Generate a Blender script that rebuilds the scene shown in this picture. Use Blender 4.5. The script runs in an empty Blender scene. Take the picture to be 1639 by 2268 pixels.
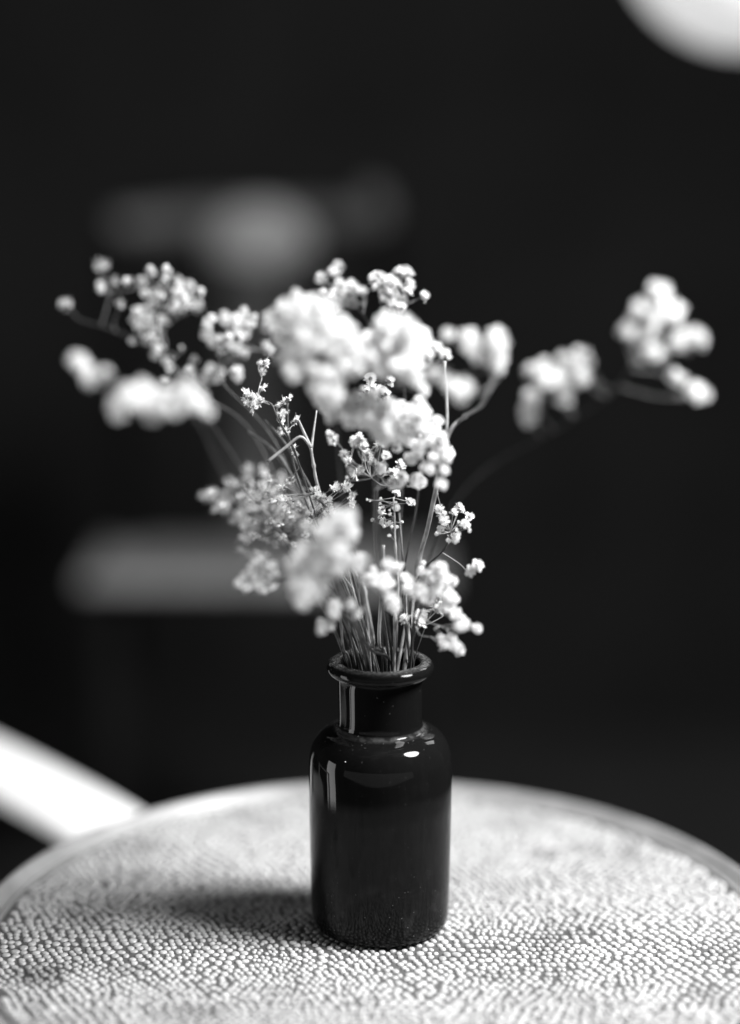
import bpy, bmesh, math, random
import numpy as np
from mathutils import Vector, Matrix, noise

random.seed(11); np.random.seed(11)
R_ = math.radians
scene = bpy.context.scene
COL = scene.collection

# ------------------------------------------------------------------ camera
PITCH = R_(12.0)
CAM = Vector((-0.0038, -0.690, 0.304))
FWD = Vector((0, math.cos(PITCH), -math.sin(PITCH)))
UPV = Vector((0, math.sin(PITCH), math.cos(PITCH)))
FPX, VW, VH = 4348.0, 1639.0, 2268.0          # focal length and frame in reference pixels
cam = bpy.data.cameras.new('camera')
cam.sensor_fit = 'VERTICAL'; cam.sensor_height = 50.0
cam.lens = 50.0 * FPX / VH
cam.clip_start = 0.01; cam.clip_end = 50
cam.dof.use_dof = True
cam.dof.focus_distance = 0.714
cam.dof.aperture_fstop = (cam.lens * 0.001) / 0.038
camo = bpy.data.objects.new('camera', cam); COL.objects.link(camo)
camo.location = CAM; camo.rotation_euler = (math.pi / 2 - PITCH, 0, 0)
scene.camera = camo
D0 = 0.708                                       # focal plane

# ------------------------------------------------------------------ light
world = bpy.data.worlds.new('World'); scene.world = world; world.use_nodes = True
bgn = world.node_tree.nodes['Background']
bgn.inputs[0].default_value = (1, 1, 1, 1); bgn.inputs[1].default_value = 0.013
vs = scene.view_settings
vs.view_transform = 'Standard'; vs.look = 'None'; vs.exposure = 0.45; vs.gamma = 1.0


def area(name, loc, target, shape, sx, sy, power):
    l = bpy.data.lights.new(name, 'AREA'); l.shape = shape; l.size = sx
    if shape in ('RECTANGLE', 'ELLIPSE'): l.size_y = sy
    l.energy = power
    o = bpy.data.objects.new(name, l); COL.objects.link(o); o.location = loc
    d = Vector(target) - Vector(loc)
    o.rotation_euler = d.to_track_quat('-Z', 'Y').to_euler()
    return o


def pol(az, el, r):      # azimuth from the camera side towards the right
    a, e = R_(az), R_(el)
    return Vector((math.sin(a) * math.cos(e), -math.cos(a) * math.cos(e), math.sin(e))) * r


area('key_lamp', pol(77, 53, 1.15), (0, 0, 0.08), 'DISK', 0.42, 0, 32.5)
area('front_fill', Vector((-0.10, -1.7, -0.05)), (0, 0, 0.1), 'RECTANGLE', 5.0, 0.66, 4.6)  # added fill from the camera side, brightens the blossoms
area('back_window', Vector((0.62, 0.70, 0.72)), (0, 0, 0.08), 'RECTANGLE', 0.20, 0.24, 0.9)
area('strip_lamp', pol(-84, 0, 1.0) + Vector((0, 0, -0.13)), (0, 0, -0.10), 'RECTANGLE', 0.30, 0.72, 3.8)
area('small_lamp', pol(-62, 27, 1.1), (0, 0, 0.07), 'DISK', 0.036, 0, 0.32)

scene.cycles.use_denoising = True
scene.cycles.max_bounces = 16; scene.cycles.diffuse_bounces = 8


def P(x, y, depth):      # reference pixel + distance along the lens axis -> point
    return CAM + (FWD + Vector(((x - 819.5) / FPX, 0, 0)) - UPV * ((y - 1134.0) / FPX)) * depth


# ------------------------------------------------------------------ materials
def mat(name, val, rough=0.6, spec=0.5):
    m = bpy.data.materials.new(name); m.use_nodes = True
    b = m.node_tree.nodes['Principled BSDF']
    b.inputs['Base Color'].default_value = (val, val, val, 1)
    b.inputs['Roughness'].default_value = rough
    b.inputs['Specular IOR Level'].default_value = spec
    return m, m.node_tree, b


def nd(nt, t, **k):
    n = nt.nodes.new(t)
    for a, v in k.items():
        if a in n.inputs: n.inputs[a].default_value = v
        else: setattr(n, a, v)
    return n


def noise_val(nt, scale, lo, hi, c0, c1, detail=4, coord='Object'):
    tc = nd(nt, 'ShaderNodeTexCoord')
    n = nd(nt, 'ShaderNodeTexNoise', Scale=scale, Detail=detail)
    nt.links.new(tc.outputs[coord], n.inputs['Vector'])
    r = nd(nt, 'ShaderNodeMapRange')
    r.inputs['From Min'].default_value = lo; r.inputs['From Max'].default_value = hi
    r.inputs['To Min'].default_value = c0; r.inputs['To Max'].default_value = c1
    nt.links.new(n.outputs['Fac'], r.inputs['Value'])
    return r.outputs['Result']


def tree_mat(name, val, var, rough, scale, spec=0.3):
    m, nt, b = mat(name, val, rough, spec)
    v = noise_val(nt, scale, 0.3, 0.7, val - var, val + var)
    c = nd(nt, 'ShaderNodeCombineColor')
    for i in range(3): nt.links.new(v, c.inputs[i])
    nt.links.new(c.outputs[0], b.inputs['Base Color'])
    return m, nt, b


def petal_mat(name, val, var, transl):
    m, nt, b = mat(name, val, 0.75, 0.2)
    oi = nd(nt, 'ShaderNodeObjectInfo')
    r = nd(nt, 'ShaderNodeMapRange'); r.inputs['To Min'].default_value = val - var; r.inputs['To Max'].default_value = val + var
    nt.links.new(oi.outputs['Random'], r.inputs['Value'])
    c = nd(nt, 'ShaderNodeCombineColor')
    for i in range(3): nt.links.new(r.outputs[0], c.inputs[i])
    nt.links.new(c.outputs[0], b.inputs['Base Color'])
    t = nd(nt, 'ShaderNodeBsdfTranslucent'); nt.links.new(c.outputs[0], t.inputs['Color'])
    mx = nd(nt, 'ShaderNodeMixShader'); mx.inputs[0].default_value = transl
    nt.links.new(b.outputs[0], mx.inputs[1]); nt.links.new(t.outputs[0], mx.inputs[2])
    nt.links.new(mx.outputs[0], nt.nodes['Material Output'].inputs['Surface'])
    return m


M = {}
M['petal'] = petal_mat('white petals', 0.92, 0.03, 0.5)
M['petal_dry'] = petal_mat('dry petals', 0.62, 0.18, 0.35)
M['stem'] = tree_mat('pale stem', 0.25, 0.10, 0.45, 300, 0.5)[0]
M['stem_dim'] = tree_mat('dull stem', 0.09, 0.04, 0.45, 300, 0.5)[0]
M['stem_dark'] = tree_mat('dark stem', 0.04, 0.02, 0.5, 300, 0.4)[0]
M['pedicel'] = tree_mat('pedicel', 0.22, 0.08, 0.5, 400)[0]


def glass_mat():
    m, nt, b = mat('black glass', 0.010, 0.05, 0.5)
    b.inputs['IOR'].default_value = 1.23
    tc = nd(nt, 'ShaderNodeTexCoord')
    sep = nd(nt, 'ShaderNodeSeparateXYZ'); nt.links.new(tc.outputs['Object'], sep.inputs[0])

    def math_(op, a, bb=None):
        n = nd(nt, 'ShaderNodeMath', operation=op)
        for i, v in enumerate((a, bb)):
            if v is None: continue
            if isinstance(v, (int, float)): n.inputs[i].default_value = v
            else: nt.links.new(v, n.inputs[i])
        return n.outputs[0]
    # fine settled dust: specks, finger-wiped streaks, more of it near the foot and on the shoulder
    vo = nd(nt, 'ShaderNodeTexVoronoi', Scale=900.0); nt.links.new(tc.outputs['Object'], vo.inputs['Vector'])
    speck = math_('LESS_THAN', vo.outputs['Distance'], 0.17)
    vor = math_('GREATER_THAN', nd(nt, 'ShaderNodeSeparateColor').outputs[0], 2.0)
    sc = nd(nt, 'ShaderNodeSeparateColor'); nt.links.new(vo.outputs['Color'], sc.inputs[0])
    speck = math_('MULTIPLY', speck, math_('GREATER_THAN', sc.outputs[0], 0.93))
    film = noise_val(nt, 160, 0.52, 0.75, 0, 1, 6)
    mp = nd(nt, 'ShaderNodeMapping'); mp.inputs['Scale'].default_value = (700, 700, 60)
    nt.links.new(tc.outputs['Object'], mp.inputs[0])
    st = nd(nt, 'ShaderNodeTexNoise', Scale=1.0, Detail=3.0); nt.links.new(mp.outputs[0], st.inputs['Vector'])
    streak = math_('MULTIPLY', math_('SUBTRACT', st.outputs['Fac'], 0.5), 2.0)
    low = nd(nt, 'ShaderNodeMapRange'); low.inputs['From Min'].default_value = 0.030; low.inputs['From Max'].default_value = 0.0
    nt.links.new(sep.outputs[2], low.inputs[0])
    high = nd(nt, 'ShaderNodeMapRange'); high.inputs['From Min'].default_value = 0.066; high.inputs['From Max'].default_value = 0.074
    nt.links.new(sep.outputs[2], high.inputs[0])
    where = math_('ADD', math_('MULTIPLY', low.outputs[0], 0.6), 0.0)
    dust_glint = math_('MULTIPLY', math_('ADD', film, streak), math_('ADD', where, 0.05))
    dust_glint = math_('MULTIPLY', math_('MAXIMUM', dust_glint, 0.0), 0.03)
    dust_glint = math_('ADD', dust_glint, math_('MULTIPLY', math_('MULTIPLY', speck, math_('ADD', math_('ADD', where, math_('MULTIPLY', high.outputs[0], 0.25)), 0.12)), 0.22))
    rimz = nd(nt, 'ShaderNodeMapRange'); rimz.inputs['From Min'].default_value = 0.1013; rimz.inputs['From Max'].default_value = 0.1023
    nt.links.new(sep.outputs[2], rimz.inputs[0])
    grit = noise_val(nt, 1400, 0.45, 0.75, 0.1, 1.0, 3)
    dust_glint = math_('ADD', dust_glint, math_('MULTIPLY', math_('MULTIPLY', rimz.outputs[0], grit), 0.16))
    c0 = nd(nt, 'ShaderNodeMath', operation='SUBTRACT'); nt.links.new(sep.outputs[2], c0.inputs[0]); c0.inputs[1].default_value = 0.0768  # painted highlight: pale ring in the crease at the neck base
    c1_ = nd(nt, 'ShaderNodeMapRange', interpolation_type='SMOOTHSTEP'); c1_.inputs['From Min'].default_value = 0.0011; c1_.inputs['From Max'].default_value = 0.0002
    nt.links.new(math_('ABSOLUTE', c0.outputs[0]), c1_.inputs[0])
    glint = noise_val(nt, 420, 0.35, 0.7, 0.15, 1.0, 3)
    dust_glint = math_('ADD', dust_glint, math_('MULTIPLY', math_('MULTIPLY', c1_.outputs[0], glint), 0.05))
    base = math_('ADD', dust_glint, 0.005)
    c = nd(nt, 'ShaderNodeCombineColor')
    for i in range(3): nt.links.new(base, c.inputs[i])
    nt.links.new(c.outputs[0], b.inputs['Base Color'])
    ro = math_('ADD', math_('MULTIPLY', dust_glint, 1.2), 0.045)
    nt.links.new(ro, b.inputs['Roughness'])
    bn = nd(nt, 'ShaderNodeTexNoise', Scale=45.0, Detail=1.0); nt.links.new(tc.outputs['Object'], bn.inputs['Vector'])
    bu = nd(nt, 'ShaderNodeBump', Strength=0.10, Distance=0.001); nt.links.new(bn.outputs['Fac'], bu.inputs['Height'])
    nt.links.new(bu.outputs[0], b.inputs['Normal'])
    return m


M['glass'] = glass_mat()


def pebble_mat(name, base, dark, scale):
    m, nt, b = mat(name, base, 0.38, 0.5)
    tc = nd(nt, 'ShaderNodeTexCoord'); geo = nd(nt, 'ShaderNodeNewGeometry')
    n1 = nd(nt, 'ShaderNodeTexNoise', Scale=scale, Detail=5.0, Roughness=0.6)
    n2 = nd(nt, 'ShaderNodeTexNoise', Scale=260.0, Detail=2.0)
    nt.links.new(geo.outputs['Position'], n1.inputs['Vector']); nt.links.new(geo.outputs['Position'], n2.inputs['Vector'])
    r1 = nd(nt, 'ShaderNodeMapRange'); r1.inputs['From Min'].default_value = 0.50; r1.inputs['From Max'].default_value = 0.72
    r1.inputs['To Min'].default_value = base; r1.inputs['To Max'].default_value = dark
    nt.links.new(n1.outputs['Fac'], r1.inputs[0])
    r2 = nd(nt, 'ShaderNodeMapRange'); r2.inputs['From Min'].default_value = 0.3; r2.inputs['From Max'].default_value = 0.7
    r2.inputs['To Min'].default_value = 0.88; r2.inputs['To Max'].default_value = 1.06
    nt.links.new(n2.outputs['Fac'], r2.inputs[0])
    val = nd(nt, 'ShaderNodeMath', operation='MULTIPLY'); nt.links.new(r1.outputs[0], val.inputs[0]); nt.links.new(r2.outputs[0], val.inputs[1])
    out = val.outputs[0]
    # stains and darker patches in the surface colour: position, half width, half depth
    for (sx, sy, ax, ay, k) in STAINS_PATCHES:
        mp = nd(nt, 'ShaderNodeMapping'); mp.vector_type = 'POINT'
        mp.inputs['Location'].default_value = (-sx / ax, -sy / ay, 0)
        mp.inputs['Scale'].default_value = (1 / ax, 1 / ay, 0)
        wob = nd(nt, 'ShaderNodeVectorMath', operation='ADD')
        nz = nd(nt, 'ShaderNodeTexNoise', Scale=180.0); nt.links.new(geo.outputs['Position'], nz.inputs['Vector'])
        scl = nd(nt, 'ShaderNodeVectorMath', operation='SCALE'); scl.inputs['Scale'].default_value = 1.1
        nt.links.new(nz.outputs['Color'], scl.inputs[0])
        off = nd(nt, 'ShaderNodeVectorMath', operation='SUBTRACT'); off.inputs[1].default_value = (0.55, 0.55, 0.55)
        nt.links.new(scl.outputs[0], off.inputs[0])
        nt.links.new(geo.outputs['Position'], mp.inputs[0])
        nt.links.new(mp.outputs[0], wob.inputs[0]); nt.links.new(off.outputs[0], wob.inputs[1])
        ln = nd(nt, 'ShaderNodeVectorMath', operation='LENGTH'); nt.links.new(wob.outputs[0], ln.inputs[0])
        rr = nd(nt, 'ShaderNodeMapRange', interpolation_type='SMOOTHSTEP'); rr.inputs['From Min'].default_value = 0.3; rr.inputs['From Max'].default_value = 1.1
        rr.inputs['To Min'].default_value = 1 - k; rr.inputs['To Max'].default_value = 1
        nt.links.new(ln.outputs['Value'], rr.inputs[0])
        mu = nd(nt, 'ShaderNodeMath', operation='MULTIPLY'); nt.links.new(out, mu.inputs[0]); nt.links.new(rr.outputs[0], mu.inputs[1])
        out = mu.outputs[0]
    c = nd(nt, 'ShaderNodeCombineColor')
    for i in range(3): nt.links.new(out, c.inputs[i])
    nt.links.new(c.outputs[0], b.inputs['Base Color'])
    return m


def on_table(x, y, z=0.0):
    d = P(x, y, 1) - CAM
    return CAM + d * ((z - CAM.z) / d.z)


STAINS_PATCHES = []
for (x, y, ax, ay, k) in [(232, 1957, 0.0030, 0.0040, 0.75), (1205, 1888, 0.008, 0.010, 0.35), (1090, 1905, 0.006, 0.006, 0.2),
                          (420, 2235, 0.016, 0.006, 0.3), (90, 2150, 0.013, 0.012, 0.5), (290, 2145, 0.012, 0.006, 0.35), (1000, 2120, 0.010, 0.006, 0.25),  # the left-front entries are plain darker patches
                          (1570, 2200, 0.010, 0.01, 0.25), (1090, 2160, 0.014, 0.008, 0.18)]:
    q = on_table(x, y); STAINS_PATCHES.append((q.x, q.y, ax, ay, k))

M['pebble'] = pebble_mat('pebble enamel', 0.46, 0.26, 22)
M['groove'] = pebble_mat('grimy shaded groove enamel', 0.10, 0.06, 22)  # darkened for grime and for the shade between the pebbles
M['lip'] = tree_mat('table lip enamel', 0.23, 0.05, 0.35, 60, 0.5)[0]
M['metal_leg'] = tree_mat('grey painted metal', 0.25, 0.04, 0.45, 40, 0.5)[0]
M['white_paint'] = tree_mat('white lacquer', 0.80, 0.03, 0.35, 30, 0.5)[0]
mg, ntg, bg_ = mat('lit opal glass', .85, .3)
bg_.inputs['Emission Color'].default_value = (1, 1, 1, 1); bg_.inputs['Emission Strength'].default_value = 0.36
M['opal'] = mg
M['lit_wood'] = tree_mat('worn grey wood', 0.36, 0.08, 0.5, 18, 0.4)[0]  # chair wood split into lit and shaded tones, light baked into colour
M['lit_seat_wood'] = tree_mat('scuffed seat wood', 0.25, 0.06, 0.5, 18, 0.3)[0]  # same chair, lit tone painted in for the seat
M['shaded_wood'] = tree_mat('faded wood', 0.09, 0.02, 0.5, 18, 0.3)[0]  # same chair, shade painted into the rail and splat
M['deep_shade_wood'] = tree_mat('dark stained wood', 0.006, 0.001, 0.9, 18, 0.05)[0]  # shade painted in: legs and posts sink into the dark
M['wall'] = tree_mat('charcoal wall', 0.015, 0.003, 0.9, 5, 0.1)[0]
M['floor'] = tree_mat('dark floor', 0.03, 0.008, 0.8, 5, 0.1)[0]


# ------------------------------------------------------------------ helpers
def empty(name, loc=(0, 0, 0)):
    o = bpy.data.objects.new(name, None); COL.objects.link(o); o.location = loc
    o.empty_display_size = 0.02
    return o


def tag(o, label=None, cat=None, group=None, kind=None):
    if label: o['label'] = label
    if cat: o['category'] = cat
    if group: o['group'] = group
    if kind: o['kind'] = kind
    return o


def mesh_from(name, verts, faces, m, smooth=True):
    me = bpy.data.meshes.new(name)
    me.from_pydata([tuple(v) for v in verts], [], faces); me.update()
    if smooth: me.polygons.foreach_set('use_smooth', [True] * len(me.polygons))
    me.materials.append(m)
    return me


def link(name, me, parent=None, loc=None):
    o = bpy.data.objects.new(name, me); COL.objects.link(o)
    if loc is not None: o.location = loc
    if parent: o.parent = parent
    return o


def lathe(profile, seg, wob=0.0, closed_start=False, closed_end=False, seed=0.0):
    vs_, fs = [], []
    for (r, z) in profile:
        for k in range(seg):
            a = 2 * math.pi * k / seg
            rr = r
            if wob:
                rr = r * (1 + wob * noise.noise(Vector((math.cos(a) * 1.3, math.sin(a) * 1.3, z * 28 + seed))))
            vs_.append((rr * math.cos(a), rr * math.sin(a), z))
    n = len(profile)
    for i in range(n - 1):
        for k in range(seg):
            a, b = i * seg + k, i * seg + (k + 1) % seg
            fs.append((a, b, b + seg, a + seg))
    if closed_start:
        fs.append(tuple(range(seg))[::-1])
    if closed_end:
        fs.append(tuple(range((n - 1) * seg, n * seg)))
    return vs_, fs


def catmull(pts, n=6):
    out = []
    pts = [np.array(p, float) for p in pts]
    for i in range(len(pts) - 1):
        p0 = pts[max(i - 1, 0)]; p1 = pts[i]; p2 = pts[i + 1]; p3 = pts[min(i + 2, len(pts) - 1)]
        for k in range(n):
            t = k / n
            out.append(0.5 * ((2 * p1) + (-p0 + p2) * t + (2 * p0 - 5 * p1 + 4 * p2 - p3) * t * t + (-p0 + 3 * p1 - 3 * p2 + p3) * t ** 3))
    out.append(pts[-1])
    return out


def tube(points, radii, seg=8, flat=1.0, caps=True):
    pts = [Vector(p) for p in points]
    n = len(pts)
    if not hasattr(radii, '__len__'): radii = [radii] * n
    vs_, fs = [], []
    t0 = (pts[1] - pts[0]).normalized()
    a = Vector((0, 0, 1)) if abs(t0.z) < 0.9 else Vector((1, 0, 0))
    nrm = (a - t0 * a.dot(t0)).normalized()
    for i in range(n):
        t = (pts[min(i + 1, n - 1)] - pts[max(i - 1, 0)]).normalized()
        nrm = (nrm - t * nrm.dot(t)).normalized()
        bi = t.cross(nrm)
        for k in range(seg):
            an = 2 * math.pi * k / seg
            vs_.append(pts[i] + nrm * (math.cos(an) * radii[i] * flat) + bi * (math.sin(an) * radii[i]))
    for i in range(n - 1):
        for k in range(seg):
            q, b = i * seg + k, i * seg + (k + 1) % seg
            fs.append((q, b, b + seg, q + seg))
    if caps:
        fs.append(tuple(range(seg))[::-1]); fs.append(tuple(range((n - 1) * seg, n * seg)))
    return vs_, fs


def merge(parts):
    V, F = [], []
    for v, f in parts:
        o = len(V); V += list(v); F += [tuple(i + o for i in q) for q in f]
    return V, F


def rounded_box(name, size, bev, m, parent=None, loc=(0, 0, 0), rot=(0, 0, 0)):
    bm = bmesh.new(); bmesh.ops.create_cube(bm, size=1)
    for v in bm.verts: v.co = Vector((v.co.x * size[0], v.co.y * size[1], v.co.z * size[2]))
    bmesh.ops.bevel(bm, geom=list(bm.edges), offset=bev, segments=3, profile=0.5, affect='EDGES')
    me = bpy.data.meshes.new(name); bm.to_mesh(me); bm.free()
    me.polygons.foreach_set('use_smooth', [True] * len(me.polygons)); me.materials.append(m)
    o = link(name, me, parent, loc); o.rotation_euler = rot
    return o


# ------------------------------------------------------------------ setting
FLOOR = -0.56
me = mesh_from('wall', [(-3, 0, FLOOR), (3, 0, FLOOR), (3, 0, 2.4), (-3, 0, 2.4), (-3, .1, FLOOR), (3, .1, FLOOR), (3, .1, 2.4), (-3, .1, 2.4)],
               [(0, 1, 2, 3), (5, 4, 7, 6), (3, 2, 6, 7), (0, 3, 7, 4), (1, 5, 6, 2)], M['wall'], False)
tag(link('wall', me, None, (0, 1.9, 0)), kind='structure')
me = mesh_from('floor', [(-3, -2, FLOOR), (3, -2, FLOOR), (3, 2.0, FLOOR), (-3, 2.0, FLOOR)], [(0, 1, 2, 3)], M['floor'], False)
tag(link('floor', me), kind='structure')

# ------------------------------------------------------------------ table
TC = Vector((0.0, -0.0065, 0)); TR = 0.1520
table = empty('round_table', (TC.x, TC.y, FLOOR))
tag(table, 'small round white table with pebbled top and raised lip under the black bottle', 'table')
# everything below in table-local coordinates (origin on the floor under the centre)
H = -FLOOR
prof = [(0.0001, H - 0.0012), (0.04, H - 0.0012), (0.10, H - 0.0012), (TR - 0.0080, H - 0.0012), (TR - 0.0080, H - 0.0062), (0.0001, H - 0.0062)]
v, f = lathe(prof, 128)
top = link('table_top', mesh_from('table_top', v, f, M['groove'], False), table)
lp = catmull([(TR - 0.0085, H - 0.0070), (TR - 0.0085, H - 0.0014), (TR - 0.0081, H - 0.0001), (TR - 0.0074, H + 0.0002), (TR - 0.0067, H - 0.0001), (TR - 0.0062, H - 0.0010), (TR - 0.0056, H - 0.0007), (TR - 0.0038, H + 0.0010), (TR - 0.0018, H + 0.0029),
              (TR - 0.0007, H + 0.0033), (TR + 0.0002, H + 0.0026), (TR + 0.0003, H - 0.001), (TR - 0.0003, H - 0.006), (TR - 0.002, H - 0.0095), (TR - 0.0055, H - 0.0095), (TR - 0.0085, H - 0.0070)], 4)
v, f = lathe(lp, 160)
link('lip', mesh_from('lip', v, f, M['lip']), table)
v, f = lathe(catmull([(0.045, H - 0.0064), (0.040, H - 0.016), (0.020, H - 0.024), (0.014, H - 0.05), (0.013, H - 0.25), (0.014, 0.05), (0.018, 0.028), (0.03, 0.020)], 5), 32)
link('pedestal', mesh_from('pedestal', v, f, M['metal_leg']), table)
v, f = lathe(catmull([(0.004, 0.021), (0.03, 0.020), (0.08, 0.014), (0.118, 0.009), (0.123, 0.004), (0.121, 0.0), (0.004, 0.0)], 4), 64)
link('foot', mesh_from('foot', v, f, M['metal_leg']), table)

# pebbles: a hexagonal packing bent by a slow flow field
PITCHP = 0.00335
peb = []
nx = int(0.33 / PITCHP)
for j in range(-nx, nx):
    for i in range(-nx, nx):
        x0 = (i + 0.5 * (j % 2)) * PITCHP; y0 = j * PITCHP * 0.885
        if math.hypot(x0, y0) > TR + 0.02: continue
        q = Vector((x0 * 17, y0 * 17, 0.3))
        dx = 0.0085 * noise.noise(q) + 0.0022 * noise.noise(q * 3.1 + Vector((7, 0, 0)))
        dy = 0.0085 * noise.noise(q + Vector((0, 31, 5))) + 0.0022 * noise.noise(q * 3.1 + Vector((0, 9, 3)))
        x = x0 + dx + random.gauss(0, 0.00038); y = y0 + dy + random.gauss(0, 0.00038)
        if math.hypot(x, y) > TR - 0.0098: continue
        peb.append((x, y))
px = np.array(peb)
# local spacing sets each pebble's size, so that none overlap
order = np.argsort(px[:, 0]); px = px[order]
rad = np.zeros(len(px))
for i in range(len(px)):
    lo = np.searchsorted(px[:, 0], px[i, 0] - 0.004); hi = np.searchsorted(px[:, 0], px[i, 0] + 0.004)
    d = np.hypot(px[lo:hi, 0] - px[i, 0], px[lo:hi, 1] - px[i, 1]); d.sort()
    rad[i] = 0.5 * (d[1] if len(d) > 1 else 0.0025) * 0.5 + 0.5 * 0.5 * (d[1:5].mean() if len(d) > 4 else 0.0025)
rad = np.clip(rad * 0.95 * np.random.uniform(.80, 1.08, len(rad)), 0.0008, 0.00175)


def pebble_mesh(kind):
    rng = random.Random(kind)
    n = 9; V = [(0, 0, 1.0)]; F = []
    ph = rng.random() * 6
    ring = [(1.0 + 0.10 * math.sin(2 * 2 * math.pi * k / n + ph) + rng.uniform(-.06, .06)) for k in range(n)]
    for (rr, z) in ((0.56, 0.90), (0.86, 0.52), (1.0, -0.25)):
        for k in range(n):
            a = 2 * math.pi * k / n; V.append((rr * ring[k] * math.cos(a), rr * ring[k] * math.sin(a), z))
    for k in range(n): F.append((0, 1 + k, 1 + (k + 1) % n))
    for l in range(2):
        for k in range(n):
            a, b = 1 + l * n + k, 1 + l * n + (k + 1) % n; F.append((a, a + n, b + n, b))
    return V, F


PK = [pebble_mesh(k) for k in range(8)]
PM = [mesh_from('pebble', v, f, M['pebble']) for v, f in PK]
# the 300 that show largest: nearest the camera and in view
loc = [(px[i, 0] + TC.x, px[i, 1] + TC.y) for i in range(len(px))]
def in_view(x, y):
    d = Vector((x, y, 0)) - CAM; z = d.dot(FWD)
    return abs(d.x / z * FPX) < 815 and abs(d.dot(UPV) / z * FPX) < 1130
near = sorted([i for i in range(len(px)) if in_view(*loc[i])], key=lambda i: loc[i][1])[:300]
nearset = set(near)
V, F = [], []
for i in range(len(px)):
    k = i % 8; r = rad[i]; a = random.random() * 6.28; h = 0.00060 + random.uniform(-.00008, .00008); z = H - 0.00098
    if i in nearset:
        o = link('pebble', PM[k], top, (px[i, 0], px[i, 1], z)); o.scale = (r, r, h); o.rotation_euler = (0, 0, a)
        continue
    ca, sa = math.cos(a), math.sin(a); b = len(V)
    for (x, y, zz) in PK[k][0]: V.append((px[i, 0] + r * (x * ca - y * sa), px[i, 1] + r * (x * sa + y * ca), z + h * zz))
    F += [tuple(q + b for q in ff) for ff in PK[k][1]]
tag(link('pebble_field', mesh_from('pebble_field', V, F, M['pebble']), top), kind='stuff')

# ------------------------------------------------------------------ bottle
bottle = empty('bottle', (0, 0, 0.0))
tag(bottle, 'glossy black glass apothecary bottle with rolled rim holding the flower sprigs', 'bottle')
mm = 0.001
body_p = [(0.1, 1.2), (17, 1.2), (21.5, 0.45), (23.3, 0.15), (24.6, 0.75), (25.35, 2.4), (25.75, 6), (26.0, 15), (26.2, 30), (26.4, 48), (26.45, 58), (26.35, 63),
          (25.9, 67), (24.7, 70.6), (22.9, 73.2), (20.8, 74.8), (18.9, 75.55), (17.4, 76.0), (16.3, 76.6), (15.65, 77.6), (15.36, 78.8), (15.3, 80.2)]
neck_p = [(15.3, 80.0), (15.3, 82), (15.38, 86), (15.5, 91), (15.6, 95.0), (15.9, 96.8)]
rim_p = [(15.6, 96.1), (16.6, 96.5), (18.0, 97.0), (19.1, 97.9), (19.65, 99.2), (19.45, 100.5), (18.6, 101.5), (17.3, 102.15), (16.0, 102.3), (14.95, 101.9), (14.25, 101.0), (13.85, 99.4), (13.7, 95),
         (13.6, 88), (13.6, 80), (14.8, 76.0), (19, 72.8), (22.4, 68), (23.2, 60), (23.2, 10), (21, 5), (0.1, 4)]
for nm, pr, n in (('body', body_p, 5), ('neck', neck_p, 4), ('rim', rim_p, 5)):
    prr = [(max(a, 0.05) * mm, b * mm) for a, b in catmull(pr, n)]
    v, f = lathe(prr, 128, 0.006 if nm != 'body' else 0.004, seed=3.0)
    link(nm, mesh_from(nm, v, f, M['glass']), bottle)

# ------------------------------------------------------------------ flowers
def petal_ring(V, F, n, r0, r1, z0, z1, width, rng, curl):
    for k in range(n):
        a = 2 * math.pi * (k + rng.uniform(-.25, .25)) / n
        ca, sa = math.cos(a), math.sin(a); sc = rng.uniform(.72, 1.2); tw = rng.uniform(-.5, .5)
        b = len(V)
        for (t, w) in ((0, .18), (.45, .8), (.8, 1.0), (1.0, .55)):
            r = r0 + (r1 - r0) * t * sc; z = z0 + (z1 - z0) * (t ** 0.8) - curl * t * t + rng.uniform(-.05, .05)
            for s in (-1, 0, 1):
                wv = s * w * width
                zz = z + (0.16 * width if s else -0.06) * t + tw * wv
                rr = r - (0.16 if (s == 0 and t == 1.0) else 0)
                V.append((rr * ca - wv * sa, rr * sa + wv * ca, zz))
        for i in range(3):
            for j in range(2):
                q = b + i * 3 + j; F.append((q, q + 1, q + 4, q + 3))


def blossom_mesh(seed, kind):
    rng = random.Random(seed); V, F = [], []
    if kind == 'full':
        petal_ring(V, F, 7, .05, 1.06, 0, .15, .33, rng, .25)
        petal_ring(V, F, 7, .05, .88, .08, .55, .29, rng, .1)
        petal_ring(V, F, 6, .04, .56, .12, .84, .25, rng, 0)
        petal_ring(V, F, 5, .02, .28, .15, 1.0, .19, rng, 0)
    elif kind == 'half':
        petal_ring(V, F, 5, .05, .62, 0, .75, .36, rng, 0)
        petal_ring(V, F, 5, .03, .36, .05, .95, .28, rng, 0)
    else:   # crumpled and dry, with thread-like stamens
        petal_ring(V, F, 5, .05, .75, 0, .45, .26, rng, .4)
        petal_ring(V, F, 4, .03, .4, .05, .8, .2, rng, -.2)
        for k in range(5):
            a = rng.random() * 6.28; b = len(V); r = rng.uniform(.3, .75)
            e = Vector((math.cos(a) * r, math.sin(a) * r, rng.uniform(.9, 1.5)))
            t = Vector((-math.sin(a), math.cos(a), 0)) * .035
            V += [tuple(-t), tuple(t), tuple(e + t), tuple(e - t)]; F.append((b, b + 1, b + 2, b + 3))
    return V, F


BM = {'full': [], 'half': [], 'dry': [], 'crisp': []}
for kind, cnt in (('full', 7), ('half', 4), ('dry', 4), ('crisp', 4)):
    for s in range(cnt):
        v, f = blossom_mesh(100 + s, kind)
        BM[kind].append(mesh_from('blossom_' + kind, v, f, M['petal_dry'] if kind == 'dry' else M['petal'], True))

MOUTH_Z = 0.1000


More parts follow.
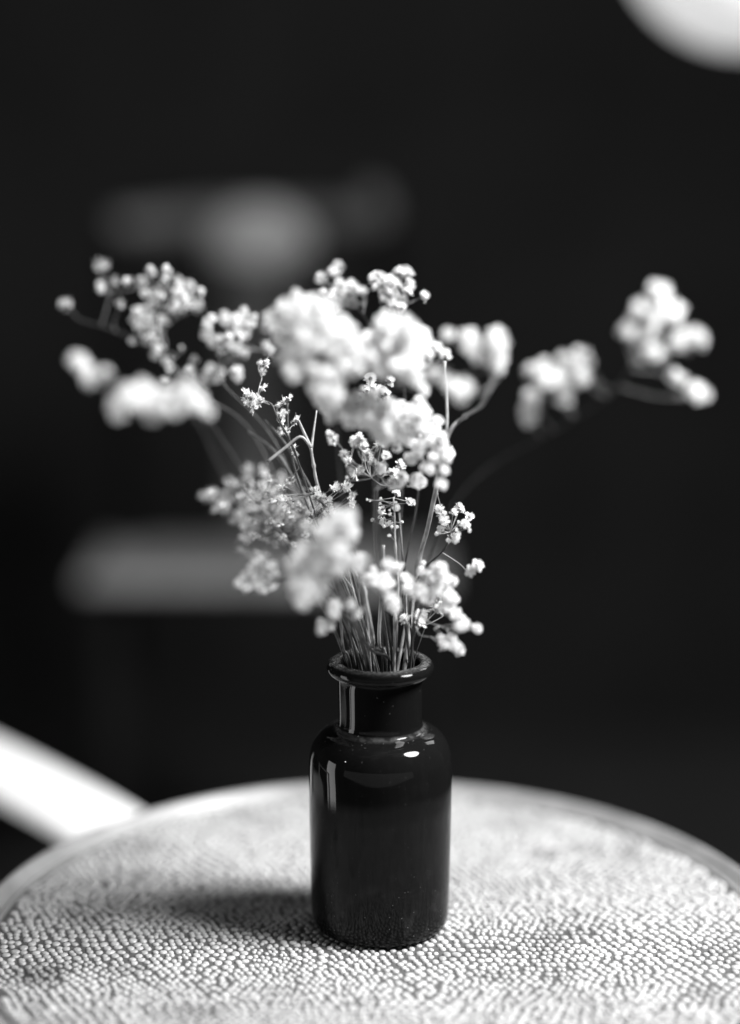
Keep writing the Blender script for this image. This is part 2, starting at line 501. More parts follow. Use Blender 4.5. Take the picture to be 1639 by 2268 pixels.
def mouth(a, r, nxt):    # the stem's foot on the bottle's floor, a point half-way and one in the opening, in line with the part above
    r *= mm * 1.22
    m_ = Vector((math.cos(R_(a)) * r, math.sin(R_(a)) * r, MOUTH_Z))
    d = (m_ - nxt).normalized()
    foot = m_ + d * ((MOUTH_Z - 0.0062) / max(-d.z, .2))
    foot.z = 0.0062
    k = math.hypot(foot.x, foot.y)
    if k > .019: foot.x *= .019 / k; foot.y *= .019 / k
    return [foot, m_ * 0.5 + foot * 0.5, m_]


c1 = lambda x, y: (98.3 + x * .340, 537.6 + y * .340)
c2 = lambda x, y: (524.5 + x * .380, 557.3 + y * .380)
c3 = lambda x, y: (1016.2 + x * .360, 590.0 + y * .360)
c4 = lambda x, y: (426.1 + x * .420, 917.8 + y * .420)


def W(c, x, y, d):
    a, b = c(x, y); return P(a, b, D0 + d * 1.15)


def spread(c, pts, d0, d1):
    return [W(c, x, y, random.uniform(d0, d1)) for (x, y) in pts]


def fill(c, poly, d0, d1, gap, n):
    """random points inside an outline and a depth range, at least `gap` apart in space"""
    xs = [p[0] for p in poly]; ys = [p[1] for p in poly]; out = []
    def inside(x, y):
        k = False
        for i in range(len(poly)):
            (x1, y1), (x2, y2) = poly[i], poly[i - 1]
            if (y1 > y) != (y2 > y) and x < (x2 - x1) * (y - y1) / (y2 - y1) + x1: k = not k
        return k
    for _ in range(n * 30):
        if len(out) >= n: break
        x, y = random.uniform(min(xs), max(xs)), random.uniform(min(ys), max(ys))
        if not inside(x, y): continue
        q = W(c, x, y, random.uniform(d0, d1))
        if all((q - o).length > gap for o in out): out.append(q)
    return out


NB = [0]


def sprig(label, stem_pts, blossoms, size=0.0023, kind='full', r0=0.0005, r1=0.0003, stem_mat='stem_dark', ped_mat='pedicel', mix=0.15, attach=0.35, puff=0.6):
    """one cut sprig: main stem, forking branches, and a blossom with its own stalk at every tip"""
    root = empty('flower_sprig', stem_pts[0])
    tag(root, label, 'flower sprig', 'dried white flower sprigs in the bottle')
    org = Vector(stem_pts[0])
    sp = [Vector(p) for p in catmull([tuple(p) for p in stem_pts], 6)]
    n = len(sp)
    rr = [r0 + (r1 - r0) * i / (n - 1) for i in range(n)]
    for i in range(n):                                   # swollen joints
        if i % 12 == 6 and i > 12: rr[i] *= 1.55
    v, f = tube([p - org for p in sp], rr, 7)
    link('stem', mesh_from('stem', v, f, M[stem_mat]), root)
    nodes = [p for p in sp[int(n * (1 - attach)):]]
    nlen = [0.0] * len(nodes)
    if kind in ('full', 'crisp'):                             # tufts: close neighbours of the main blossoms
        blossoms = blossoms + [b + Vector((random.gauss(0, 1), random.gauss(0, 1.6), random.gauss(0, 1))) * 0.0017 for b in blossoms if random.random() < puff]
    todo = sorted(blossoms, key=lambda b: min((b - q).length for q in nodes))
    for b in todo:
        best, bi = 1e9, 0
        for i, q in enumerate(nodes):
            dd = b - q
            cost = dd.length + 0.25 * nlen[i] + (0.012 if dd.z < -0.004 else 0)
            if dd.length < 0.0035: cost += 0.02
            if cost < best: best, bi = cost, i
        q = nodes[bi]; d = b - q; L = d.length
        start = q
        if L > 0.011:                                    # a branch first, then the stalk
            fork = b - d.normalized() * random.uniform(0.005, 0.008) - Vector((0, 0, random.uniform(0.0, 0.002)))
            fork += Vector((random.gauss(0, 1), random.gauss(0, 1), random.gauss(0, 1))) * 0.0006
            midp = (q + fork) / 2 + Vector((random.gauss(0, 1), random.gauss(0, 1), random.uniform(-1.5, 0.2))) * (0.05 * L)
            pts = [Vector(p) for p in catmull([tuple(q), tuple(midp), tuple(fork)], 4)]
            v, f = tube([p - q for p in pts], [0.00028 - 0.0001 * i / (len(pts) - 1) for i in range(len(pts))], 5)
            link('branch', mesh_from('branch', v, f, M[ped_mat]), root, q - org)
            nodes.append(Vector(midp)); nlen.append(nlen[bi] + L * 0.5)
            nodes.append(fork); nlen.append(nlen[bi] + L)
            start = fork
        kk = kind
        if kind == 'full' and random.random() < mix: kk = 'half'
        me_ = random.choice(BM[kk])
        o = link('blossom', me_, root, b - org)
        s = size * random.uniform(.82, 1.14) * (0.72 if kk == 'half' else 1.0)
        ax = (b - start).normalized() * 1.0 + Vector((random.gauss(0, .35), random.gauss(0, .35) - 0.25, random.gauss(0, .35) + 0.35))
        rot = ax.to_track_quat('Z', 'Y') @ Matrix.Rotation(random.random() * 6.28, 3, 'Z').to_quaternion()
        o.rotation_mode = 'QUATERNION'; o.rotation_quaternion = rot; o.scale = (s, s, s * random.uniform(.9, 1.2))
        NB[0] += 1
        # stalk and cup, in the blossom's own frame
        inv = Matrix.LocRotScale(b, rot, o.scale).inverted()
        e = inv @ start
        top_ = Vector((0, 0, -0.02))
        c_ = Vector((0, 0, -0.55))
        mid_ = (c_ + e) * 0.5 + Vector((0, 0, -0.25))
        k = 0.00014 / s
        v, f = tube([e, mid_, c_, Vector((0, 0, -0.38)), Vector((0, 0, -0.15)), Vector((0, 0, 0.12))], [k * 1.1, k, k * 1.3, 0.26, 0.34, 0.30], 6)
        link('stalk', mesh_from('stalk', v, f, M[ped_mat]), o)
    return root


def S(a, r, *pts):       # stem path: opening position, then (crop, x, y, depth) points
    q = [W(*p) for p in pts]
    return mouth(a, r, q[0]) + q


# right, far out over the table (towards the camera, out of focus)
sprig('long sprig reaching far out to the right with a round white cluster at its tip',
      S(0, 9, (c4, 1180, 1000, -.020), (c4, 1330, 560, -.05), (c3, 170, 1250, -.072), (c3, 660, 970, -.080), (c3, 950, 770, -.084), (c3, 1070, 600, -.085)),
      spread(c3, [(1240, 180), (1110, 270), (1150, 230), (1320, 300), (1250, 270), (1180, 340), (1060, 430), (1110, 420), (1130, 500), (1200, 540), (1270, 340), (1390, 440), (1470, 450), (1380, 490), (1160, 430),
                  (1230, 370), (1090, 320), (1220, 230), (1250, 540), (1340, 270), (1100, 470), (1030, 400), (1330, 330), (1170, 280), (1440, 430), (1250, 160), (1230, 200),
                  (545, 600), (510, 650), (560, 720), (630, 700), (650, 780), (650, 830), (680, 590), (770, 570), (780, 660), (740, 620), (445, 810), (440, 935), (1345, 690), (1440, 770), (1450, 800),
                  (590, 690), (530, 700), (790, 600), (760, 690), (600, 740)], -.092, -.076), size=.0030, puff=.4, stem_mat='stem_dark', r0=.00045, r1=.0003, attach=.4)

sprig('sturdy upright sprig whose side shoot ends in a fan of white blossoms',
      S(20, 8, (c4, 1190, 800, .012), (c4, 1240, 600, .006), (c4, 1300, 320, -.008), (c2, 1235, 1060, -.012), (c2, 1330, 960, -.012), (c2, 1430, 890, -.030), (c2, 1500, 740, -.058)),
      spread(c2, [(1235, 495), (1250, 500), (1370, 480), (1340, 540), (1390, 530), (1500, 490), (1550, 500), (1530, 560), (1500, 640), (1520, 690), (1390, 640), (1560, 590), (1480, 600), (1540, 640), (1380, 590), (1330, 500), (1490, 520), (1520, 480),
                  (1360, 520), (1350, 570), (1550, 540), (1510, 610), (1500, 690)], -.078, -.060)
      + spread(c2, [(1300, 820), (1330, 790), (1260, 760), (1280, 800), (1200, 720), (1150, 720), (1310, 840), (1240, 780)], -.085, -.07), size=.0026, puff=.1, r0=.0010, r1=.0007, stem_mat='stem', attach=.25)

sprig('sprig behind the centre topped by a compact white tuft with one lone blossom beside it',
      S(40, 6, (c4, 1090, 700, .03), (c2, 980, 1000, .035), (c2, 960, 600, .03), (c2, 940, 400, .025)),
      spread(c2, [(800, 160), (840, 150), (880, 190), (940, 125), (1000, 130), (960, 210), (1000, 230), (900, 250), (860, 280), (920, 300), (960, 330), (1088, 260), (830, 190), (980, 120), (930, 190), (870, 220), (890, 310),
                  (930, 270), (970, 280), (850, 240), (1010, 200), (950, 120), (820, 140), (900, 170), (940, 340)], .024, .046), attach=.3)

sprig('sprig behind the centre with a loose sloping row of small white blossoms',
      S(70, 8, (c4, 960, 700, .035), (c2, 850, 800, .04), (c2, 780, 450, .04), (c2, 700, 330, .035)),
      spread(c2, [(495, 150), (575, 130), (600, 190), (650, 205), (700, 230), (570, 240), (620, 260), (550, 300), (730, 240), (490, 165), (640, 240), (590, 215), (680, 210), (610, 290), (560, 270), (740, 235), (560, 120), (520, 250)], .034, .056), attach=.3)

sprig('dense billowing sprig at the heart of the bunch, leaning toward the left',
      S(230, 6, (c4, 900, 1000, -.02), (c4, 800, 500, -.04), (c2, 560, 800, -.05), (c2, 480, 600, -.055)),
      fill(c2, [(215, 380), (280, 270), (470, 280), (600, 350), (690, 470), (740, 540), (720, 700), (640, 800), (510, 880), (400, 800), (280, 650), (230, 480)], -.072, -.040, .0025, 165), size=.0023, attach=.45)

sprig('dense billowing sprig at the heart of the bunch, leaning toward the right',
      S(300, 5, (c4, 1000, 1000, -.02), (c4, 960, 500, -.035), (c2, 850, 800, -.045), (c2, 880, 600, -.05)),
      fill(c2, [(740, 540), (830, 400), (1000, 390), (1090, 480), (1090, 570), (1020, 680), (1080, 730), (1040, 790), (900, 700), (720, 720)], -.062, -.034, .0025, 115)
      + spread(c2, [(1160, 575), (1155, 560), (1110, 600), (1180, 590)], -.03, -.02), size=.0023, attach=.45)

sprig('white sprig hanging below the dense heart of the bunch',
      S(330, 4, (c4, 1020, 1000, -.015), (c4, 960, 400, -.025), (c2, 780, 1000, -.03)),
      fill(c2, [(470, 860), (640, 830), (860, 860), (1080, 930), (1090, 1040), (950, 1110), (800, 1060), (620, 980), (520, 920)], -.046, -.018, .0025, 115)
      + spread(c2, [(830, 1130), (720, 1100), (650, 1220), (730, 1270), (840, 1260), (910, 1290), (960, 1310), (940, 1350), (860, 1120), (690, 1110), (820, 1250)], -.03, .03)
      + spread(c4, [(830, 250), (890, 290), (990, 160), (985, 285), (820, 340), (1050, 310), (1110, 335), (1190, 350), (730, 110), (870, 150), (930, 230), (1010, 240), (900, 170), (1090, 260), (1070, 340), (1000, 290)], .008, .034)
      + spread(c2, [(775, 735), (890, 755), (760, 810), (840, 810), (720, 850), (800, 800), (870, 830)], -.004, .004), size=.0021, attach=.4)

sprig('sprig with a hanging chain of bright round blossoms against the sturdy stem',
      S(350, 9, (c4, 1110, 900, .0), (c4, 1180, 500, -.008), (c2, 1080, 1200, -.014), (c2, 1120, 1020, -.016)),
      spread(c2, [(1145, 1020), (1130, 1100), (1190, 1080), (1200, 1130), (1225, 1190), (1150, 1200), (1210, 1275), (1100, 1260), (1060, 1180), (1020, 1205), (1060, 1330), (1030, 1050), (1160, 1150), (1125, 1040), (1090, 1080),
                  (1170, 1040), (1190, 1230), (1240, 1180), (1120, 1270), (1040, 1320), (1080, 1340), (960, 1010), (1000, 1110), (1100, 960), (1090, 920), (1020, 920), (970, 900), (1050, 1000), (1040, 1120), (980, 1080)], -.030, -.008), attach=.45)

# left
sprig('sprig leaning left and back with a tall open cluster of white blossoms',
      S(150, 9, (c4, 640, 800, .03), (c4, 330, 120, .05), (c1, 1050, 1000, .05), (c1, 850, 800, .05), (c1, 740, 600, .048), (c1, 740, 420, .046)),
      spread(c1, [(375, 310), (370, 290), (548, 257), (632, 255), (690, 180), (700, 205), (800, 180), (780, 240), (660, 335), (730, 330), (870, 280), (940, 285), (970, 340), (910, 370), (600, 470), (660, 440), (640, 540), (700, 410), (690, 620),
                  (745, 640), (780, 520), (900, 690), (800, 770), (820, 810), (620, 490), (660, 580), (690, 480), (590, 440), (760, 350), (850, 330), (1000, 390), (930, 330), (890, 330), (650, 500), (720, 660), (670, 640), (640, 460), (800, 215), (840, 390),
                  (680, 540), (710, 600), (730, 680), (770, 500), (620, 540), (950, 390), (880, 250)], .046, .078), attach=.45, mix=.25, size=.0022)

sprig('thin curling sprig with dull withered tips behind the left side of the bunch',
      S(165, 10, (c4, 560, 820, .04), (c4, 200, 200, .07), (c1, 760, 760, .078), (c1, 600, 640, .08), (c1, 400, 550, .08), (c1, 230, 500, .08), (c1, 150, 410, .08)),
      spread(c1, [(375, 150), (400, 160), (350, 165), (455, 260), (140, 390), (160, 400), (120, 405), (570, 640), (720, 740), (830, 430), (850, 450), (490, 400), (900, 430), (980, 430)], .062, .085), kind='dry', size=.0028, attach=.5, r0=.00045)

sprig('sprig leaning left with a stepped row of plump white blossoms',
      S(130, 7, (c4, 700, 800, .02), (c4, 440, 150, .035), (c1, 1150, 900, .04), (c1, 1150, 720, .042)),
      spread(c1, [(1070, 510), (1060, 600), (1150, 640), (1210, 530), (1290, 480), (1280, 560), (1310, 590), (1180, 500), (1250, 500), (1230, 570), (1110, 640), (1160, 660), (1240, 520), (1300, 450), (1330, 540), (1060, 550), (1240, 850), (1240, 840), (980, 770), (960, 830),
                  (1090, 820), (1110, 890), (1060, 900), (1130, 850), (1070, 850), (1450, 690), (1470, 700), (1250, 690), (1090, 620), (1270, 600), (1200, 620), (1190, 560)], .046, .070), attach=.4, size=.0023)

sprig('low sprig spreading far to the left with a broad drooping white band of blossoms',
      S(190, 10, (c4, 600, 850, -.045), (c4, 200, 350, -.075), (c1, 1000, 1150, -.085), (c1, 760, 1000, -.09), (c1, 500, 950, -.095)),
      spread(c1, [(250, 820), (290, 860), (240, 790), (310, 900), (270, 870), (300, 830), (490, 1120), (480, 1030), (580, 1000), (650, 960), (680, 1020), (760, 1040), (720, 1080), (830, 1040), (860, 980), (880, 1050), (980, 1080), (640, 910), (530, 1010), (620, 1040),
                  (700, 970), (790, 990), (840, 1080), (960, 1040), (990, 1010), (500, 1080), (780, 1080), (900, 1000), (1000, 1050), (560, 970), (470, 1060), (740, 1000), (870, 1010), (810, 1030)], -.100, -.082), size=.0028, attach=.5)

sprig('wide greyish withered sprig at the left below the bunch',
      S(160, 8, (c4, 760, 900, .03), (c4, 560, 650, .048), (c4, 380, 510, .058), (c4, 280, 430, .06)),
      fill(c4, [(60, 460), (160, 320), (300, 270), (460, 330), (600, 400), (640, 500), (560, 600), (420, 560), (320, 610), (220, 570)], .045, .080, .0034, 60)
      + spread(c4, [(290, 600), (290, 660), (320, 740), (380, 740), (280, 730), (230, 560), (250, 520), (270, 560), (290, 620)], .04, .055), kind='dry', size=.0031, attach=.5)

sprig('small side sprig with blossoms set in a ring, low at the left',
      S(170, 6, (c4, 740, 1000, .02), (c4, 560, 870, .04), (c4, 440, 880, .048)),
      spread(c4, [(290, 850), (310, 800), (370, 780), (420, 820), (430, 890), (360, 910), (300, 900), (280, 870), (340, 790), (400, 800), (440, 850), (400, 910), (320, 920), (330, 830), (385, 870), (340, 880), (300, 820)], .044, .062), attach=.4, mix=.3)

sprig('low front sprig arching over the left of the bottle with a dense white mass',
      S(215, 8, (c4, 800, 1050, -.03), (c4, 760, 830, -.05), (c4, 700, 740, -.06)),
      fill(c4, [(640, 590), (820, 530), (870, 600), (800, 700), (900, 770), (870, 820), (720, 850), (670, 930), (560, 1010), (515, 830), (560, 730), (650, 690)], -.078, -.042, .0025, 130)
      + spread(c4, [(580, 990), (570, 1000), (760, 1010), (745, 1020), (870, 1040), (860, 1050), (690, 1110), (685, 1100), (770, 1025), (880, 1030), (750, 995)], -.045, -.03), size=.0021, attach=.4)

sprig('short front sprig of white blossoms above the middle of the bottle mouth',
      S(275, 7, (c4, 1000, 1130, -.016), (c4, 1000, 960, -.028)),
      spread(c4, [(1030, 795), (990, 880), (1000, 905), (1060, 950), (1040, 1000), (1080, 1010), (940, 870), (870, 780), (960, 890), (1020, 860), (1070, 990), (1030, 890), (1060, 1015), (970, 860), (1010, 870), (880, 800), (960, 830), (1050, 975)], -.042, -.022), attach=.4, puff=.2)

sprig('short sprig bending right over the bottle mouth with a loose white cluster',
      S(330, 10, (c4, 1170, 1150, -.008), (c4, 1230, 960, -.016), (c4, 1270, 880, -.018)),
      spread(c4, [(1215, 830), (1290, 815), (1310, 860), (1270, 880), (1340, 920), (1210, 930), (1350, 990), (1250, 970), (1215, 985), (1130, 870), (1180, 940), (1355, 1060), (1420, 1100), (1495, 1130), (1330, 1210), (1390, 1220),
                  (1350, 890), (1310, 810), (1230, 850), (1345, 950), (1150, 890), (1200, 910), (1280, 920), (1320, 1205), (1380, 1230), (1300, 840), (1340, 960), (1120, 860), (1410, 1115), (1365, 1070)], -.034, -.012)
      + spread(c4, [(1190, 1060), (1120, 1080), (1220, 1050), (1290, 1030), (1300, 970), (1180, 1075), (1210, 1070), (1310, 1000)], -.004, .004), attach=.5)

sprig('slim sprig at the right carrying a few crisp white blossoms and one lone bud',
      S(10, 10, (c4, 1150, 1000, .004), (c4, 1210, 830, .004), (c4, 1330, 710, .002), (c4, 1360, 620, .0)),
      spread(c4, [(1405, 490), (1410, 505), (1460, 540), (1305, 505), (1320, 530), (1345, 555), (1370, 640), (1390, 655), (1400, 635), (1350, 660), (1315, 608), (1440, 580), (1400, 575), (1290, 415)], -.008, .004)
      + spread(c4, [(1505, 795), (1500, 810)], -.012, -.008), size=.0021, attach=.3, r0=.00045, mix=.35)

sprig('crisp wiry sprig with tiny crumpled blossoms in the middle of the bunch',
      S(140, 3, (c4, 880, 1000, .004), (c4, 800, 700, .002), (c4, 720, 520, .0), (c4, 640, 420, .0)),
      spread(c4, [(450, 455), (470, 445), (490, 455), (515, 448), (530, 455), (735, 390), (750, 400), (795, 380), (805, 400), (720, 490), (700, 500), (840, 480), (830, 450), (700, 540), (620, 560), (740, 550), (640, 410), (660, 430), (720, 520), (680, 500), (740, 520), (820, 395)], -.004, .004),
      kind='crisp', size=.0021, attach=.5, r0=.00045)

sprig('wiry sprig with one tight curled tip of dry blossoms',
      S(150, 6, (c4, 760, 900, .012), (c4, 640, 500, .008), (c2, 330, 1150, .004), (c2, 240, 975, .0), (c2, 200, 890, .0), (c2, 130, 860, .0)),
      spread(c2, [(60, 870), (75, 890), (85, 860), (105, 875), (120, 860), (130, 890), (95, 905), (150, 870), (70, 880), (110, 850)], -.003, .003)
      + spread(c2, [(260, 1000), (300, 860), (280, 940), (250, 1040), (330, 1000), (170, 670), (150, 700), (340, 1180), (310, 1330), (250, 950), (290, 1060)], .006, .022), kind='crisp', size=.0020, attach=.4, r0=.00045)

sprig('straight slender sprig rising from the mouth with a small side blossom',
      S(300, 8, (c4, 1068, 1080, -.002), (c4, 1085, 915, -.002), (c4, 1070, 700, -.002), (c4, 1065, 515, .0), (c4, 1060, 440, .004)),
      spread(c4, [(945, 455), (930, 450), (1160, 465), (1140, 460), (1070, 470), (1075, 490), (1000, 500), (1010, 570), (1050, 600), (1075, 600), (990, 540), (1000, 450), (1040, 580), (1020, 590), (1300, 300)][:-1], -.006, .010), size=.0017, attach=.45, mix=.5, r0=.0007, stem_mat='stem')

sprig('tangled wispy withered sprig filling the gap above the left of the bottle mouth',
      S(200, 5, (c4, 800, 1000, .015), (c4, 620, 800, .025), (c4, 480, 620, .03), (c4, 420, 520, .032)),
      fill(c4, [(250, 400), (420, 330), (620, 420), (680, 560), (600, 720), (440, 700), (320, 640)], .016, .045, .0028, 75), kind='dry', size=.0022, attach=.6)

# bare cut stems
def bare(label, pts, r0, r1, m='stem', forks=()):
    root = empty('bare_stem', pts[0]); org = Vector(pts[0])
    tag(root, label, 'stem', 'bare stems in the bottle')
    sp = [Vector(p) for p in catmull([tuple(p) for p in pts], 6)]; n = len(sp)
    rr = [.86 * (r0 + (r1 - r0) * i / (n - 1)) * random.uniform(.9, 1.08) for i in range(n)]
    for i in range(n):
        if i % 12 == 0 and i > 12: rr[i] *= 1.5
    v, f = tube([p - org for p in sp], rr, 8)
    link('stem', mesh_from('stem', v, f, M[m]), root)
    for fk, ra, rb in forks:
        sp = [Vector(p) for p in catmull([tuple(p) for p in fk], 5)]; n = len(sp)
        v, f = tube([p - sp[0] for p in sp], [ra + (rb - ra) * i / (n - 1) for i in range(n)], 7)
        link('fork', mesh_from('fork', v, f, M[m]), root, sp[0] - org)
    return root


bare('pale forked bare stem with a broken side twig in the middle of the bunch',
     S(220, 4, (c4, 900, 950, -.002), (c4, 760, 640, .0), (c4, 665, 390, .0), (c4, 640, 270, .0), (c4, 625, 175, .0)), 0.00082, 0.00060, 'stem',
     [([W(c4, 625, 175, 0), W(c4, 595, 110, 0), W(c4, 560, 30, 0)], .00075, .0004), ([W(c4, 627, 178, 0), W(c4, 640, 80, 0.002), W(c4, 655, -20, .004)], .0006, .0003),
      ([W(c4, 620, 170, 0), W(c4, 570, 118, -.001), W(c4, 490, 175, -.001), W(c4, 395, 250, -.002)], .0005, .0006)])
bare('straight bare stem cut off blunt above the bottle mouth', S(60, 4, (c4, 985, 1200, .006), (c4, 1000, 900, .0), (c4, 1006, 690, -.002)), 0.00060, 0.00082)
bare('thick pale bare stem leaning left out of the mouth', S(120, 5, (c4, 950, 1180, -.004), (c4, 905, 930, -.010), (c4, 870, 780, -.016)), 0.00105, 0.00075)
bare('thick dark bare stem crossing the others low in the mouth', S(310, 6, (c4, 940, 1240, -.010), (c4, 850, 1110, -.012), (c4, 690, 925, -.018)), 0.00082, 0.00052, 'stem_dark')
bare('thin bare stem with a dark joint at the left of the mouth', S(190, 9, (c4, 797, 1240, -.002), (c4, 785, 1120, -.004), (c4, 775, 1040, -.010)), 0.00068, 0.00045, 'stem_dim')
bare('long dark bare stem slanting behind the forked pale one', S(130, 4, (c4, 720, 700, .02), (c4, 470, 240, .025), (c4, 290, 90, .03)), 0.00082, 0.00068, 'stem_dark')
bare('thinner dark bare stem slanting beside the long dark one', S(125, 6, (c4, 740, 640, .015), (c4, 520, 200, .018), (c4, 380, 30, .022)), 0.00068, 0.00045, 'stem_dark')
bare('upright dark bare stem behind the dry blossoms', S(110, 6, (c4, 700, 700, .01), (c4, 560, 350, .012), (c4, 510, 130, .014), (c4, 500, -60, .016)), 0.00068, 0.00045, 'stem_dark')
bare('thick blunt-ended pale stem leaning over the front of the bottle', S(235, 6, (c4, 850, 1080, -.022), (c4, 790, 960, -.034), (c4, 750, 810, -.045)), 0.00090, 0.00113, 'stem_dim')
bare('fine curved bare stem in the middle of the bunch', S(250, 2, (c4, 900, 1100, .0), (c4, 868, 850, .0), (c4, 860, 720, .0), (c4, 830, 620, .002)), 0.00045, 0.00022, 'stem_dim')
bare('thin bare stem splitting from a joint above the mouth', S(255, 4, (c4, 905, 1100, .0), (c4, 845, 920, .0), (c4, 815, 790, .0), (c4, 790, 640, .0)), 0.00052, 0.00030, 'stem',
     [([W(c4, 845, 920, 0), W(c4, 800, 860, 0), W(c4, 775, 815, 0)], .0005, .0004)])
bare('tall pale stem with a rounded top standing at the right of the bunch', S(25, 6, (c4, 1195, 780, .014), (c4, 1300, 330, -.004), (c2, 1225, 1000, -.008), (c2, 1210, 640, -.004)), 0.00075, 0.00060)
bare('hair-thin bare stem leaning right out of the mouth', S(345, 10, (c4, 1200, 1200, .0), (c4, 1260, 1040, .0), (c4, 1300, 940, .0)), 0.00022, 0.000155, 'stem_dim')
bare('thin dull bare stem at the right inside the mouth', S(15, 9, (c4, 1130, 1150, .006), (c4, 1125, 960, .01), (c4, 1090, 520, .016)), 0.00060, 0.00045, 'stem_dim')

# ------------------------------------------------------------------ things behind
# white armchair at the left, only its arm in view
arm = empty('armchair', (-0.45, 0.45, FLOOR)); AO = Vector(arm.location)
tag(arm, 'white lacquered armchair whose curved arm passes behind the table edge', 'chair')
ap = [(-.50, .56, -.030), (-.36, .455, -.034), (-.262, .352, -.038), (-.186, .265, -.038), (-.126, .187, -.038), (-.098, .143, -.044)]
sp = [Vector(p) for p in catmull(ap, 8)]
v, f = tube([p - AO for p in sp], 0.0235, 24, 0.38)
link('armrest', mesh_from('armrest', v, f, M['white_paint']), arm)
e0, e1 = sp[0], sp[-1]
v, f = tube([e1 - AO, Vector((e1.x - .004, e1.y + .01, -0.25)) - AO, Vector((e1.x - .02, e1.y + .02, FLOOR)) - AO], [.017, .016, .012], 14)
link('leg', mesh_from('leg', v, f, M['white_paint']), arm)
v, f = tube([e0 - AO, Vector((e0.x, e0.y + .02, -0.25)) - AO, Vector((e0.x - .01, e0.y + .06, FLOOR)) - AO], [.017, .016, .012], 14)
link('leg', mesh_from('leg', v, f, M['white_paint']), arm)
off = Vector((-0.42, -0.16, 0))
for e in (e0, e1):
    q = e + off
    v, f = tube([q - AO, Vector((q.x, q.y, -0.25)) - AO, Vector((q.x, q.y, FLOOR)) - AO], [.017, .016, .012], 14)
    link('leg', mesh_from('leg', v, f, M['white_paint']), arm)
v, f = tube([p + off - AO for p in sp], 0.0235, 20, 0.38)
link('armrest', mesh_from('armrest', v, f, M['white_paint']), arm)
cs = (e0 + e1) / 2 + off / 2
ang = math.atan2(e1.y - e0.y, e1.x - e0.x)
rounded_box('seat', ((e1 - e0).length * .95, .40, .03), .012, M['white_paint'], arm, Vector((cs.x, cs.y, -0.20)) - AO, (0, 0, ang))

# opal globe lamp hanging at the upper right
gc = P(1660, -182, 1.25); gr = 292 / FPX * 1.25
globe = empty('globe_lamp', gc)
tag(globe, 'pale opal globe lamp hanging high above the right of the table', 'lamp')
v, f = lathe([(max(gr * math.cos(t), 1e-4), gr * math.sin(t)) for t in [math.pi * (k / 28 - .5) for k in range(28)]] + [(gr * .18, gr * 1.0)], 48)
link('globe', mesh_from('globe', v, f, M['opal']), globe)
v, f = lathe(catmull([(gr * .32, gr * .93), (gr * .32, gr * 1.05), (gr * .2, gr * 1.2), (0.006, gr * 1.3), (0.0005, gr * 1.32)], 4), 24)
link('cap', mesh_from('cap', v, f, M['metal_leg']), globe)
v, f = tube([(0, 0, gr * 1.25), (0, 0, gr * 6), (0, 0, 1.9)], 0.003, 8)
link('cord', mesh_from('cord', v, f, M['metal_leg']), globe)

# small wooden chair standing in the dark behind
DC = 1.80
k = DC / FPX
seat_c = P(590, 1238, DC)
ch = empty('wooden_chair', (seat_c.x, seat_c.y, FLOOR)); CO = Vector(ch.location)
tag(ch, 'worn grey wooden chair with a centre splat standing in the dark behind the flowers', 'chair')
sw = 780 * k
rounded_box('seat', (sw, .15, .012), .005, M['lit_seat_wood'], ch, Vector((seat_c.x, seat_c.y, seat_c.z - .006)) - CO)
for sx in (-1, 1):
    for sy in (-1, 1):
        q = Vector((seat_c.x + sx * sw * .43, seat_c.y + sy * .055, 0))
        v, f = tube([Vector((q.x, q.y, seat_c.z - .03)) - CO, Vector((q.x + sx * .012, q.y + sy * .015, FLOOR)) - CO], [.015, .011], 12)
        link('leg', mesh_from('leg', v, f, M['deep_shade_wood']), ch)
yb = seat_c.y + .07
def at_y(x, y, Y):
    d = P(x, y, 1) - CAM; return CAM + d * ((Y - CAM.y) / d.y)
rail = [at_y(x, y, yb + dy) for x, y, dy in [(250, 505, .035), (400, 492, .05), (570, 486, .055), (720, 488, .05), (860, 480, .035)]]
sp = [Vector(p) for p in catmull([tuple(p) for p in rail], 6)]
v, f = tube([p - CO for p in sp], [.013 + .004 * math.sin(math.pi * i / (len(sp) - 1)) for i in range(len(sp))], 14)
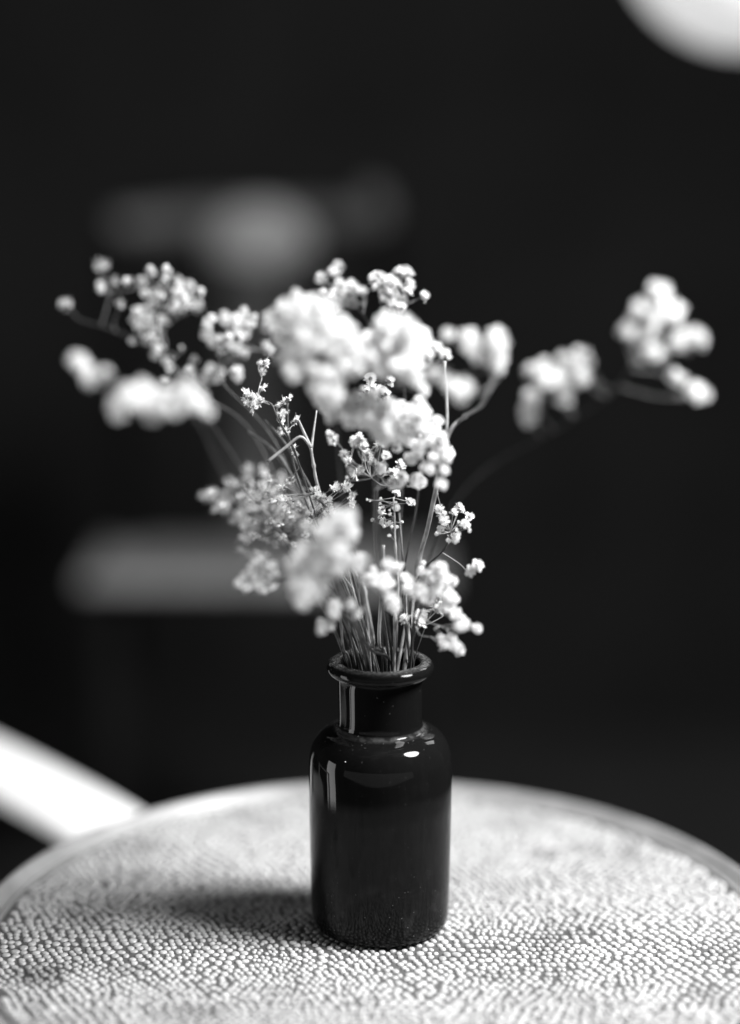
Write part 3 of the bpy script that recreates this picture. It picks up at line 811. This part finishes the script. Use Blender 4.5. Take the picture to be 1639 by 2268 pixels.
link('top_rail', mesh_from('top_rail', v, f, M['shaded_wood']), ch)
b0 = at_y(570, 486, yb + .055)
spl = []
for t in range(9):
    u_ = t / 8
    c = Vector((b0.x, yb - .01 + .06 * u_ * u_, seat_c.z + (b0.z + .004 - seat_c.z) * u_)); spl.append((c, .022 + .018 * u_ ** 3))
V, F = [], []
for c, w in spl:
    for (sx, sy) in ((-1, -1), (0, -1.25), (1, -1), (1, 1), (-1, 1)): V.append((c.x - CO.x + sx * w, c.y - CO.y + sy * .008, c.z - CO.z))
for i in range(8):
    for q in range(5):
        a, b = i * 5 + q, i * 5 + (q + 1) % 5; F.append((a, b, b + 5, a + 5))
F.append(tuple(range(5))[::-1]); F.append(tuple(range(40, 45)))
link('splat', mesh_from('splat', V, F, M['shaded_wood']), ch)
# carved crest in the middle of the rail
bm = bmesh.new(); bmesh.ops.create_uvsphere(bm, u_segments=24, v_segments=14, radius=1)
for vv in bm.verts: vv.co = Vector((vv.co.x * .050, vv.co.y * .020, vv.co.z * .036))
me = bpy.data.meshes.new('crest'); bm.to_mesh(me); bm.free(); me.polygons.foreach_set('use_smooth', [True] * len(me.polygons)); me.materials.append(M['lit_wood'])
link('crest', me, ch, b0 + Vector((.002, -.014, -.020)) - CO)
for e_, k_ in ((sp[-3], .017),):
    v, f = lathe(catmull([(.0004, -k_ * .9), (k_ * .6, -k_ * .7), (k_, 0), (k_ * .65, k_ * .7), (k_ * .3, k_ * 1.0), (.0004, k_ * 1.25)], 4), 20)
    link('finial', mesh_from('finial', v, f, M['shaded_wood']), ch, e_ + Vector((0, -.004, .012)) - CO)
for s, (x, dy) in ((-1, (262, .035)), (1, (850, .035))):
    e = at_y(x, 490, yb + dy)
    q0 = Vector((seat_c.x + s * sw * .40, yb - .01, seat_c.z - .01))
    v, f = tube([q0 - CO, (q0 + e) / 2 + Vector((0, -.01, 0)) - CO, e - CO], [.011, .010, .010], 10)
    link('back_post', mesh_from('back_post', v, f, M['deep_shade_wood']), ch)
print('blossoms', NB[0], 'pebbles', len(px))
